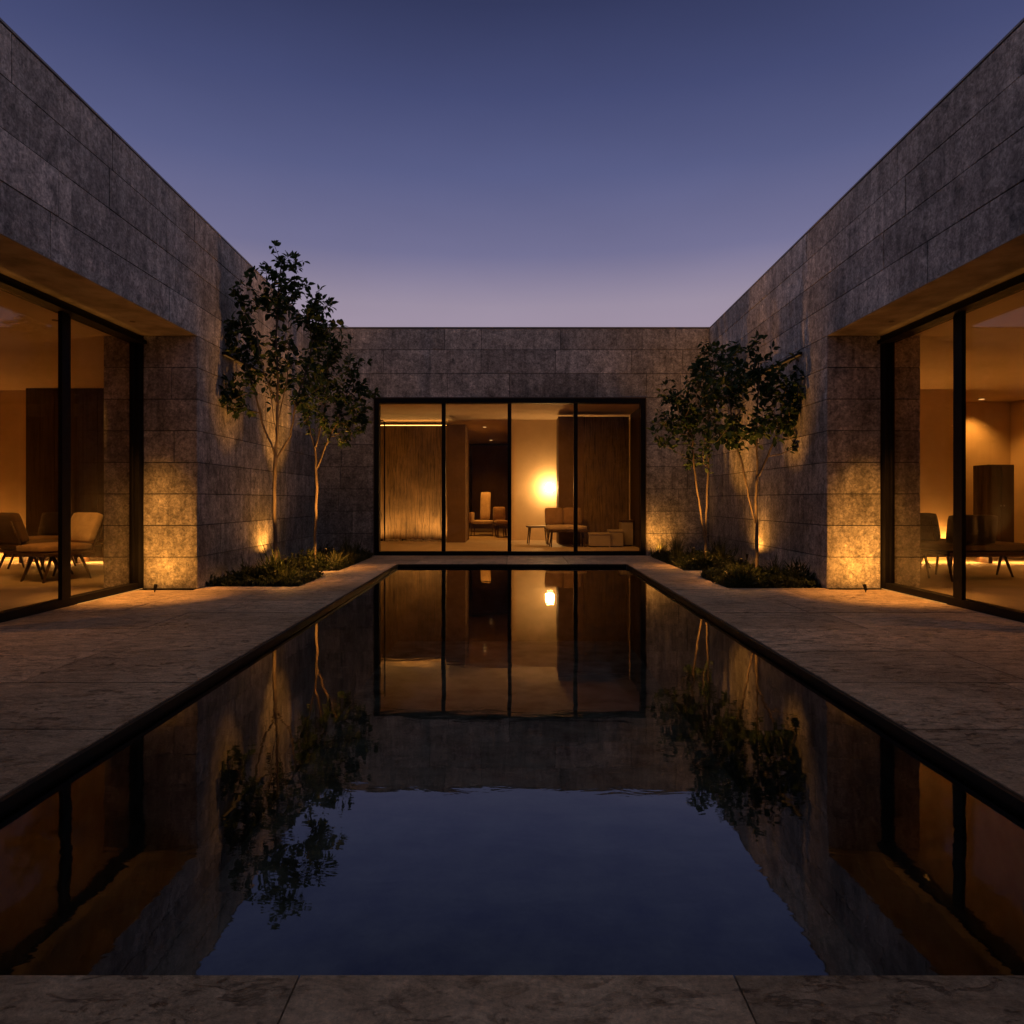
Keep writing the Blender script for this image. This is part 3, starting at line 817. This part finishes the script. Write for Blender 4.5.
# rear room
table('side_table', 'small dark side table left of the tan settee in the pavilion', (0.58, 15.75, 0), R(4), 0.50, 0.46, 0.42, 'wood')
lounge('settee', 'tan two cushion settee in front of the dark partition in the pavilion', 'settee', (1.16, 15.1, 0), R(6), 0.84, 0.66, 0.38, 14, 'fabric_light', 'fabric_tan', None, 2)
def high_chair(label, loc, rz, hb=0.78):
    t = thing('high_back_chair', label, 'chair', loc, rz, 'chairs at the end of the pavilion passage')
    bm = bmesh.new(); cushion(bm, -0.36, 0.36, -0.32, 0.30, 0.34, 0.43, 0.03, None, 0.015); obj('seat_cushion', bm, 'fabric_light', t)
    bm = bmesh.new(); cushion(bm, -0.17, 0.17, 0.24, 0.33, 0.46, 0.46+hb, 0.03, tilt(0.28, 0.44, -R(12)), 0.015); obj('backrest', bm, 'fabric_light', t)
    for sx in (-1, 1):
        bm = bmesh.new(); cushion(bm, sx*0.40-0.05, sx*0.40+0.05, -0.26, 0.30, 0.36, 0.66, 0.03, None, 0.01); obj('arm', bm, 'fabric_tan', t)
        for y in (-0.27, 0.27):
            bm = bmesh.new(); tube(bm, [(sx*0.36, y, 0), (sx*0.34, y, 0.345)], [0.013, 0.02], 8); obj('leg', bm, 'wood', t)
    bm = bmesh.new(); rbox(bm, -0.36, 0.36, -0.30, -0.27, 0.12, 0.15, 0.005); obj('stretcher', bm, 'wood', t)
    return t
high_chair('pale high backed armchair facing out from the pavilion passage', (-0.80, 19.6, 0), R(-8))
bpy.data.objects['high_back_chair'].scale = (0.85, 0.85, 1.0)
lounge('lounge_chair', 'tan armchair half hidden by the middle mullion of the pavilion', 'armchair', (-0.10-0.20, 18.9, 0), R(10), 0.36, 0.6, 0.36, 12, 'fabric_tan', 'fabric_tan', None)
# pale boxes by the right panel
def pale_box(label, loc, w, d, h, top):
    t = thing('storage_box', label, 'box', loc, 0, 'pale boxes by the dark textured panel')
    bm = bmesh.new(); rbox(bm, -w/2, w/2, -d/2, d/2, 0.02, h-0.04, 0.012); obj('body', bm, 'white', t)
    bm = bmesh.new(); rbox(bm, -w/2-0.012, w/2+0.012, -d/2-0.012, d/2+0.012, h-0.038, h, 0.008); obj('lid', bm, top, t)
    bm = bmesh.new(); box(bm, -w/2+0.03, w/2-0.03, -d/2+0.03, d/2-0.03, 0.0, 0.019); obj('base', bm, 'frame', t)
pale_box('wide low pale box right beside the settee in the pavilion', (1.86, 15.0, 0), 0.46, 0.34, 0.30, 'white')
pale_box('pale box between the wide low one and the tall dark lidded one', (2.22, 15.05, 0), 0.30, 0.34, 0.36, 'white')
pale_box('tall box with dark lid at the right end of the pavilion row', (2.50, 15.35, 0), 0.26, 0.34, 0.56, 'wood')
# pebbles and small planting at the foot of the left textured panel
rng = random.Random(9)
bm = bmesh.new()
for k in range(120):
    p = (rng.uniform(-3.1, -1.6), rng.uniform(16.9, 17.4), 0.012); r = rng.uniform(0.02, 0.055)
    b = bmesh.new(); bmesh.ops.create_icosphere(b, subdivisions=1, radius=r, matrix=Matrix.Translation(p) @ Matrix.Diagonal((1, rng.uniform(.7, 1.2), rng.uniform(.5, .8), 1)))
    for f in b.faces: f.smooth = True
    merge(bm, b)
tag(obj('pebbles', bm, 'pebble', kind='stuff'), 'pale river pebbles strewn at the foot of the left textured panel', 'pebbles')

# ================================================================== lamps outside
def uplight(label, loc, target, energy, spot=70, blend=0.8, size=0.02, group='small garden uplights', point=False, hs=0.055):
    t = thing('uplight', label, 'lamp', loc, 0, group)
    d = (Vector(target) - Vector(loc)).normalized()
    rot = d.to_track_quat('Z', 'Y').to_matrix().to_4x4()
    bm = bmesh.new(); tube(bm, [(0, 0, -0.04), (0, 0, hs)], [0.006, 0.006], 8); obj('stake', bm, 'frame', t)
    b = bmesh.new(); lathe(b, [(0.012, 0.0), (0.016, 0.02), (0.018, 0.055), (0.0178, 0.066), (0.0145, 0.066), (0.0140, 0.040)], 18)
    bmesh.ops.transform(b, verts=b.verts, matrix=Matrix.Translation((0, 0, hs)) @ rot); obj('housing', b, 'frame', t)
    b = bmesh.new(); lathe(b, [(0.0135, 0.0405), (0.0135, 0.042)], 18)
    bmesh.ops.transform(b, verts=b.verts, matrix=Matrix.Translation((0, 0, hs)) @ rot); obj('lens', b, 'lens', t)
    lp = Vector(loc) + Vector((0, 0, hs)) + d*0.08
    if point: lamp('uplight_spot', 'SPOT', energy*3.2, lp, WARM, t, lp + Vector(((Vector(target)-lp).x*0.6, (Vector(target)-lp).y*0.6, 1.0)), size, 150, 1.0)
    if hs > 0.2: lamp('added_plant_fill', 'SPOT', energy*0.075, lp + Vector((0, 0, 0.16)), WARM, t, lp, 0.03, 155, 0.6)  # added lamp above the fixture, aimed down to brighten nearby plants
    lamp('uplight_lamp', 'SPOT', energy, lp, WARM, t, lp + d, size, 172 if point else spot, 0.5 if point else blend)
    return t
uplight('tiny black uplight at the foot of the left stone pier', (-3.88, 7.60, 0), (-3.90, 7.86, 0.5), 5.5, point=True, hs=0.02)
uplight('tiny black uplight at the foot of the right stone pier', (3.84, 7.60, 0), (3.86, 7.86, 0.5), 5, point=True, hs=0.02)
uplight('hidden uplight against the left wall behind the tallest tree', (-3.36, 9.95, 0), (-3.46, 9.97, 1.0), 7, point=True, hs=0.16)
uplight('hidden uplight in front of the left rear tree', (-2.72, 10.25, 0), (-2.98, 10.5, 1.7), 330, 60, 1.0, hs=0.22)
uplight('hidden uplight against the right wall behind the forked tree', (3.36, 10.02, 0), (3.46, 10.04, 1.0), 7, point=True, hs=0.16)
uplight('bright uplight in the grass beside the pavilion window', (2.55, 12.25, 0), (2.72, 12.6, 0.8), 7, point=True)
uplight('hidden uplight at the foot of the right rear tree', (2.72, 10.5, 0), (3.0, 10.8, 1.7), 200, 80, 1.0, hs=0.22)
uplight('hidden uplight at the foot of the tallest tree', (-2.75, 8.5, 0), (-2.95, 8.75, 1.9), 190, 55, 1.0, hs=0.22)
uplight('hidden uplight at the foot of the forked tree on the right', (2.80, 8.55, 0), (3.0, 8.8, 1.7), 160, 60, 1.0, hs=0.22)

# slim wall lights high on both side walls
for s, lab in ((-1, 'slim bar wall light high on the left wall behind the tall tree'), (1, 'slim bar wall light high on the right wall behind the front tree')):
    t = thing('wall_light', lab, 'lamp', (s*XW, 9.3, 2.78), 0, 'slim wall lights')
    bm = bmesh.new(); rbox(bm, *sorted((-s*0.004, -s*0.045)), -0.75, 0.75, 0.0, 0.03, 0.004); obj('housing', bm, 'frame', t)
    bm = bmesh.new(); box(bm, *sorted((-s*0.010, -s*0.040)), -0.72, 0.72, -0.006, -0.001); obj('diffuser', bm, 'strip_dim', t)

# ================================================================== planting
def leaf(bm, lay, p, d, up, L, Wd, tone, fold=0.25):
    d = d.normalized(); s = d.cross(up)
    if s.length < 1e-4: s = d.cross(Vector((1, 0, 0)))
    s.normalize(); n = s.cross(d)
    pts = [p, p + d*L*0.35 + s*Wd*0.5 + n*Wd*fold, p + d*L*0.72 + s*Wd*0.36 + n*Wd*fold*0.5, p + d*L - n*L*0.10,
           p + d*L*0.72 - s*Wd*0.36 + n*Wd*fold*0.5, p + d*L*0.35 - s*Wd*0.5 + n*Wd*fold, p + d*L*0.5]
    v = [bm.verts.new(q) for q in pts]
    for f in ((0, 1, 6), (1, 2, 6), (2, 3, 6), (3, 4, 6), (4, 5, 6), (5, 0, 6)):
        fc = bm.faces.new([v[i] for i in f])
        for lp in fc.loops: lp[lay] = (tone, tone, tone, 1)

def rvec(rng):
    while True:
        v = Vector((rng.uniform(-1, 1), rng.uniform(-1, 1), rng.uniform(-1, 1)))
        if 0.05 < v.length < 1: return v.normalized()

def tree(label, loc, stems, blobs, seed, ntarget=130, leafL=0.085, tipr=0.0030, per=7, trunk_r=0.034):
    """stems: polylines (local); blobs: (centre, radii, weight) regions the twigs grow into"""
    rng = random.Random(seed)
    t = thing('courtyard_tree', label, 'tree', loc, 0, 'slender courtyard trees')
    nodes = []; par = []
    def add(p, q): nodes.append(Vector(p)); par.append(q); return len(nodes)-1
    root = add((0, 0, -0.05), -1)
    stem_nodes = []
    for st in stems:
        pr = root if st[0][0] is None else None
        pts = [Vector(p) for p in st if p[0] is not None]
        # start from nearest existing node
        cur = min(range(len(nodes)), key=lambda i: (nodes[i]-pts[0]).length)
        for a_, b_ in zip([nodes[cur]] + pts, pts):
            n = max(1, int((b_-a_).length/0.09))
            for k in range(1, n+1):
                q = a_.lerp(b_, k/n) + Vector((rng.gauss(0, .004), rng.gauss(0, .004), 0))
                cur = add(q, cur); stem_nodes.append(cur)
    targets = []
    tw = sum(b[2] for b in blobs)
    for (c, r, w) in blobs:
        for k in range(int(ntarget*w/tw)):
            v = rvec(rng)*(rng.random()**(1/2.4))
            targets.append(Vector((c[0]+v.x*r[0], c[1]+v.y*r[1], c[2]+v.z*r[2])))
    axis_top = max(n.z for n in nodes)
    targets.sort(key=lambda p: min((nodes[i]-p).length for i in stem_nodes) + 0.2*rng.random())
    tips = []
    for tg in targets:
        best, bi = 1e9, 0
        for i, q in enumerate(nodes):
            dz = tg.z - q.z; dh = math.hypot(tg.x-q.x, tg.y-q.y)
            if q.z < 1.05 and nodes[i].length < 1.2 and i < len(stem_nodes)*0.45: continue
            c = (tg-q).length + max(0, 0.55*dh - dz)*0.9
            if c < best: best, bi = c, i
        a_ = nodes[bi]; D = tg - a_
        n = max(1, int(D.length/0.07)); cur = bi
        ctrl = a_ + D*0.5 + Vector((0, 0, -0.10*D.length)) + rvec(rng)*0.05*D.length
        for k in range(1, n+1):
            u = k/n
            q = a_*(1-u)**2 + ctrl*2*u*(1-u) + tg*u*u + rvec(rng)*0.008
            cur = add(q, cur)
        tips.append((cur, n))
    ch = [[] for _ in nodes]
    for i, p in enumerate(par):
        if p >= 0: ch[p].append(i)
    rad = [0.0]*len(nodes)
    for i in range(len(nodes)-1, -1, -1):
        rad[i] = max(tipr, sum(rad[c]**2.35 for c in ch[i])**(1/2.35)) if ch[i] else tipr
    kr = trunk_r/rad[1]
    rad = [max(tipr*0.8, r*(kr if r > tipr*2.5 else 1)) if kr < 1 else r for r in rad]
    rad[0] *= 1.5; rad[1] *= 1.25
    bm = bmesh.new()
    done = set()
    order = [0]
    starts = [(0, None)]
    while starts:
        i, frm = starts.pop()
        chain = ([frm] if frm is not None else []) + [i]
        cur = i
        while ch[cur]:
            nx = max(ch[cur], key=lambda c: rad[c])
            for c in ch[cur]:
                if c != nx: starts.append((c, cur))
            chain.append(nx); cur = nx
        if len(chain) > 1:
            rr = [rad[c] for c in chain]
            if frm is not None: rr[0] = min(rr[0], rr[1]*1.15)
            tube(bm, [nodes[c] for c in chain], rr, 9 if rr[0] > 0.02 else 6 if rr[0] > 0.008 else 4, cap=False)
    obj('trunk', bm, 'bark_tree', t)
    bm = bmesh.new(); lay = bm.loops.layers.color.new('tone')
    for cur, n in tips:
        k = 0; i = cur; shade = rng.random()
        depth = min(max(3, int(n*0.7)), 6)
        while k < depth and i > 0:
            p = nodes[i]; dirv = (nodes[i]-nodes[par[i]]).normalized() if par[i] >= 0 else Vector((0, 0, 1))
            m = per if k == 0 else max(1, int(per*0.42))
            for _ in range(m):
                if rng.random() < 0.12: continue
                out = (dirv*0.35 + rvec(rng)*0.95 + Vector((0, 0, -0.12))).normalized()
                L = leafL*rng.uniform(0.6, 1.2)
                st = p + out*rng.uniform(0.005, 0.035)
                leaf(bm, lay, st, out, (Vector((0, 0, 1)) + rvec(rng)*0.75).normalized(), L, L*rng.uniform(0.48, 0.68), min(1, max(0, 0.5*shade + 0.5*rng.random())), rng.uniform(0.05, 0.35))
            i = par[i]; k += 1
    obj('crown', bm, 'leaf', t, tone='leaf')
    return t

# tall tree, front left
tree('tallest slender tree with airy crown against the left wall', (-2.96, 8.75, 0),
     [[(0.0, 0, 0.6), (-0.01, 0.0, 1.2), (0.02, 0.0, 1.75), (0.03, 0.02, 2.4), (0.01, 0, 3.0), (0.03, 0.02, 3.6), (0.08, 0.0, 3.95)],
      [(0.02, 0, 1.50), (0.07, 0.02, 1.62), (0.18, 0.03, 1.80), (0.26, -0.05, 2.15), (0.40, 0.05, 2.7), (0.50, 0.0, 3.2)],
      [(0.0, 0, 1.56), (-0.05, 0.02, 1.70), (-0.15, 0.05, 1.88), (-0.24, 0.0, 2.3), (-0.42, 0.05, 2.8)],
      [(0.02, 0, 2.2), (-0.10, -0.15, 2.6), (-0.18, -0.2, 3.1)], [(0.02, 0, 1.68), (0.07, -0.12, 1.95), (0.20, -0.2, 2.4), (0.24, -0.2, 2.9)], [(0.02, 0, 1.75), (-0.06, 0.1, 2.1), (-0.16, 0.16, 2.6)]],
     [((0.08, 0.0, 3.72), (0.36, 0.34, 0.45), 1.5), ((0.50, 0.0, 3.25), (0.30, 0.34, 0.42), 1.2), ((-0.45, 0.05, 3.00), (0.26, 0.34, 0.30), 0.8),
      ((-0.30, 0.0, 3.50), (0.22, 0.26, 0.26), 0.45), ((0.0, 0, 2.75), (0.50, 0.42, 0.42), 1.1), ((-0.42, 0.0, 2.32), (0.28, 0.30, 0.26), 0.55), ((0.40, 0.05, 2.45), (0.32, 0.3, 0.34), 0.6)], 3, 225, 0.094, 0.003, 7, 0.050)
tree('shorter leafy tree in the far left corner bed', (-2.98, 10.55, 0),
     [[(0.02, 0, 0.6), (0.04, 0.0, 1.2), (0.02, 0.0, 1.7), (-0.12, 0.02, 2.3), (-0.15, 0, 2.9)],
      [(0.03, 0, 1.45), (0.16, 0.03, 1.8), (0.36, -0.03, 2.2), (0.52, 0.03, 2.7)],
      [(0.02, 0, 1.8), (0.14, 0.05, 2.3), (0.20, 0.0, 2.9)]],
     [((0.32, 0.0, 2.95), (0.50, 0.42, 0.46), 1.5), ((0.60, 0.0, 2.45), (0.36, 0.38, 0.40), 1.1), ((-0.02, 0, 2.55), (0.40, 0.40, 0.44), 1.1), ((0.25, 0, 3.35), (0.34, 0.3, 0.26), 0.6), ((0.35, 0, 2.1), (0.45, 0.34, 0.26), 0.6)], 8, 165, 0.085, 0.003, 8, 0.040)
tree('broad leafy tree with forked trunk in front of the right wall', (3.08, 8.80, 0),
     [[(0.0, 0, 0.5), (-0.01, 0.0, 1.0), (0.0, 0.0, 1.5), (0.0, 0.02, 2.0), (0.03, 0, 2.6), (0.0, 0.02, 2.85)],
      [(-0.02, 0, 0.72), (-0.10, 0.02, 1.05), (-0.19, 0.0, 1.45), (-0.27, 0.05, 1.8), (-0.36, 0.0, 2.3)],
      [(0.02, 0, 1.30), (0.14, 0.02, 1.55), (0.28, 0.0, 1.9), (0.36, 0.03, 2.3)]],
     [((-0.08, 0.0, 2.62), (0.40, 0.44, 0.40), 1.4), ((0.44, 0.0, 2.30), (0.34, 0.38, 0.50), 1.3), ((-0.55, 0.0, 2.42), (0.30, 0.34, 0.36), 0.8), ((0.0, 0, 1.95), (0.52, 0.42, 0.28), 0.9), ((0.52, 0, 1.85), (0.16, 0.26, 0.24), 0.35), ((-0.38, 0, 1.85), (0.30, 0.3, 0.22), 0.5)], 14, 190, 0.098, 0.003, 7, 0.044)
tree('two stemmed tree behind the broad one near the pavilion corner', (3.0, 10.85, 0),
     [[(0.0, 0, 0.5), (0.02, 0.0, 1.1), (0.05, 0.0, 1.7), (0.05, 0.02, 2.3), (0.10, 0.0, 2.9)],
      [(-0.02, 0, 0.45), (-0.08, 0.02, 0.9), (-0.18, 0.0, 1.5), (-0.20, 0.03, 2.0), (-0.34, 0.0, 2.5)]],
     [((0.15, 0.0, 3.0), (0.46, 0.44, 0.52), 1.5), ((-0.38, 0.0, 2.45), (0.42, 0.40, 0.46), 1.3), ((0.12, 0, 2.25), (0.48, 0.40, 0.40), 1.0), ((-0.62, 0, 2.1), (0.24, 0.26, 0.26), 0.45), ((-0.15, 0, 1.75), (0.44, 0.36, 0.24), 0.5)], 21, 175, 0.096, 0.003, 7, 0.036)

# ground cover: one mass per bed
def cover(label, bed, seed, hmax, n, keep=None):
    rng = random.Random(seed); x0, x1, y0, y1 = bed
    bm = bmesh.new(); lay = bm.loops.layers.color.new('tone')
    for k in range(n):
        x = rng.uniform(x0+0.02, x1-0.02); y = rng.uniform(y0+0.02, y1-0.02)
        nz = noise.noise(Vector((x*3.1, y*3.1, seed))) + 0.5*noise.noise(Vector((x*7.0, y*7.0, seed+5)))
        if nz < -0.28 and rng.random() < 0.8: continue
        edge = min(x-x0, x1-x, y-y0, y1-y)
        h = hmax*(0.35 + 1.5*max(0, nz + 0.15))*min(1, 0.45 + edge*2.5)*rng.uniform(0.5, 1.35)
        base = Vector((x, y, -0.02)); sh = rng.random()*0.7
        tiltv = Vector((rng.gauss(0, .35), rng.gauss(0, .35), 1)).normalized()
        if rng.random() < 0.55:                 # leafy sprig
            top = base + tiltv*max(0.05, h)
            for q in range(6):
                p = base.lerp(top, rng.uniform(0.35, 1.0))
                out = (rvec(rng) + tiltv*0.7).normalized(); L = rng.uniform(0.03, 0.075)
                leaf(bm, lay, p, out, (Vector((0, 0, 1)) + rvec(rng)*0.6).normalized(), L, L*rng.uniform(.3, .6), min(1, sh + 0.3*rng.random()), 0.2)
        else:                                   # strappy blades
            for q in range(4):
                d = (tiltv + rvec(rng)*0.45).normalized(); L = max(0.06, h)*rng.uniform(0.7, 1.5)
                leaf(bm, lay, base + Vector((rng.gauss(0, .012), rng.gauss(0, .012), 0)), d, rvec(rng), L, rng.uniform(0.008, 0.016), min(1, sh + 0.3*rng.random()), 0.15)
    o = obj('ground_cover', bm, 'leaf_low', kind='stuff', tone='leaf')
    return tag(o, label, 'ground cover')
cover('low dark ground cover at the foot of the tallest tree', BEDS[0], 1, 0.17, 2100)
cover('low leafy ground cover in the far left corner bed', BEDS[1], 2, 0.16, 2300)
cover('low leafy ground cover round the forked tree on the right', BEDS[2], 3, 0.15, 2100)
cover('low ground cover in the far right corner bed', BEDS[3], 4, 0.14, 2300)

def grass(label, loc, seed, h=0.42, n=70, spread=0.22, group='grass tufts in the corner beds'):
    rng = random.Random(seed)
    bm = bmesh.new(); lay = bm.loops.layers.color.new('tone')
    for k in range(n):
        a = rng.uniform(0, 2*PI); L = h*rng.uniform(0.6, 1.15); lean = rng.uniform(0.08, 1.0)
        d = Vector((math.cos(a), math.sin(a), 0)); s = Vector((-d.y, d.x, 0))
        b0 = Vector((rng.gauss(0, .025), rng.gauss(0, .025), -0.02)); tone = rng.random()
        prev = None; W0 = rng.uniform(0.005, 0.010)
        for j in range(6):
            u = j/5
            p = b0 + d*(spread*lean*u**1.7*1.5) + Vector((0, 0, L*(u - 0.35*lean*u**2.2)))
            w = W0*(1-u*0.92)
            c = (bm.verts.new(p + s*w), bm.verts.new(p - s*w))
            if prev:
                f = bm.faces.new((prev[0], prev[1], c[1], c[0])); f.smooth = True
                for lp in f.loops: lp[lay] = (tone, tone, tone, 1)
            prev = c
    o = obj('grass_tuft', bm, 'grass', tone='leaf'); o.location = loc
    return tag(o, label, 'grass', group)
grass('lit fan of grass over the bright uplight beside the pavilion window', (2.62, 12.25, 0), 1, 0.40, 80, 0.26)
grass('tall grass tuft left of the two stemmed tree', (2.62, 11.1, 0), 2, 0.48, 80)
grass('feathery grass tuft between the lit fan and the two stemmed tree', (2.75, 11.65, 0), 3, 0.55, 80)
grass('dark grass tuft right of the two stemmed tree', (3.25, 10.75, 0), 4, 0.46, 90, 0.3)
grass('dark grass tuft against the wall behind the right rear tree', (3.32, 11.3, 0), 5, 0.55, 90, 0.3)
grass('dark grass tuft in the far left corner', (-2.75, 11.6, 0), 6, 0.50, 90, 0.3)
grass('pale grass tuft lit beside the left rear tree', (-2.62, 10.4, 0), 7, 0.30, 90, 0.28)
grass('small pale tuft at the right edge of the far left bed', (-2.55, 11.0, 0), 8, 0.32, 90, 0.28)
grass('low grass tuft at the front edge of the forked tree bed', (2.62, 8.25, 0), 9, 0.26, 80, 0.2)
grass('lit grass tuft just left of the forked tree trunk', (2.80, 8.75, 0), 10, 0.30, 90, 0.22)
grass('grass tuft at the right front corner of the forked tree bed', (3.35, 8.3, 0), 11, 0.20, 80, 0.22)
grass('dark grass tuft against the right wall behind the forked tree', (3.38, 9.0, 0), 12, 0.36, 80, 0.24)
grass('grass tuft at the front edge of the tallest tree bed', (-2.70, 8.35, 0), 13, 0.20, 80, 0.22)
grass('grass tuft just left of the tallest tree trunk', (-3.20, 8.65, 0), 14, 0.24, 90, 0.24)
grass('grass tuft against the left wall behind the tallest tree', (-3.40, 9.05, 0), 15, 0.26, 80, 0.24)
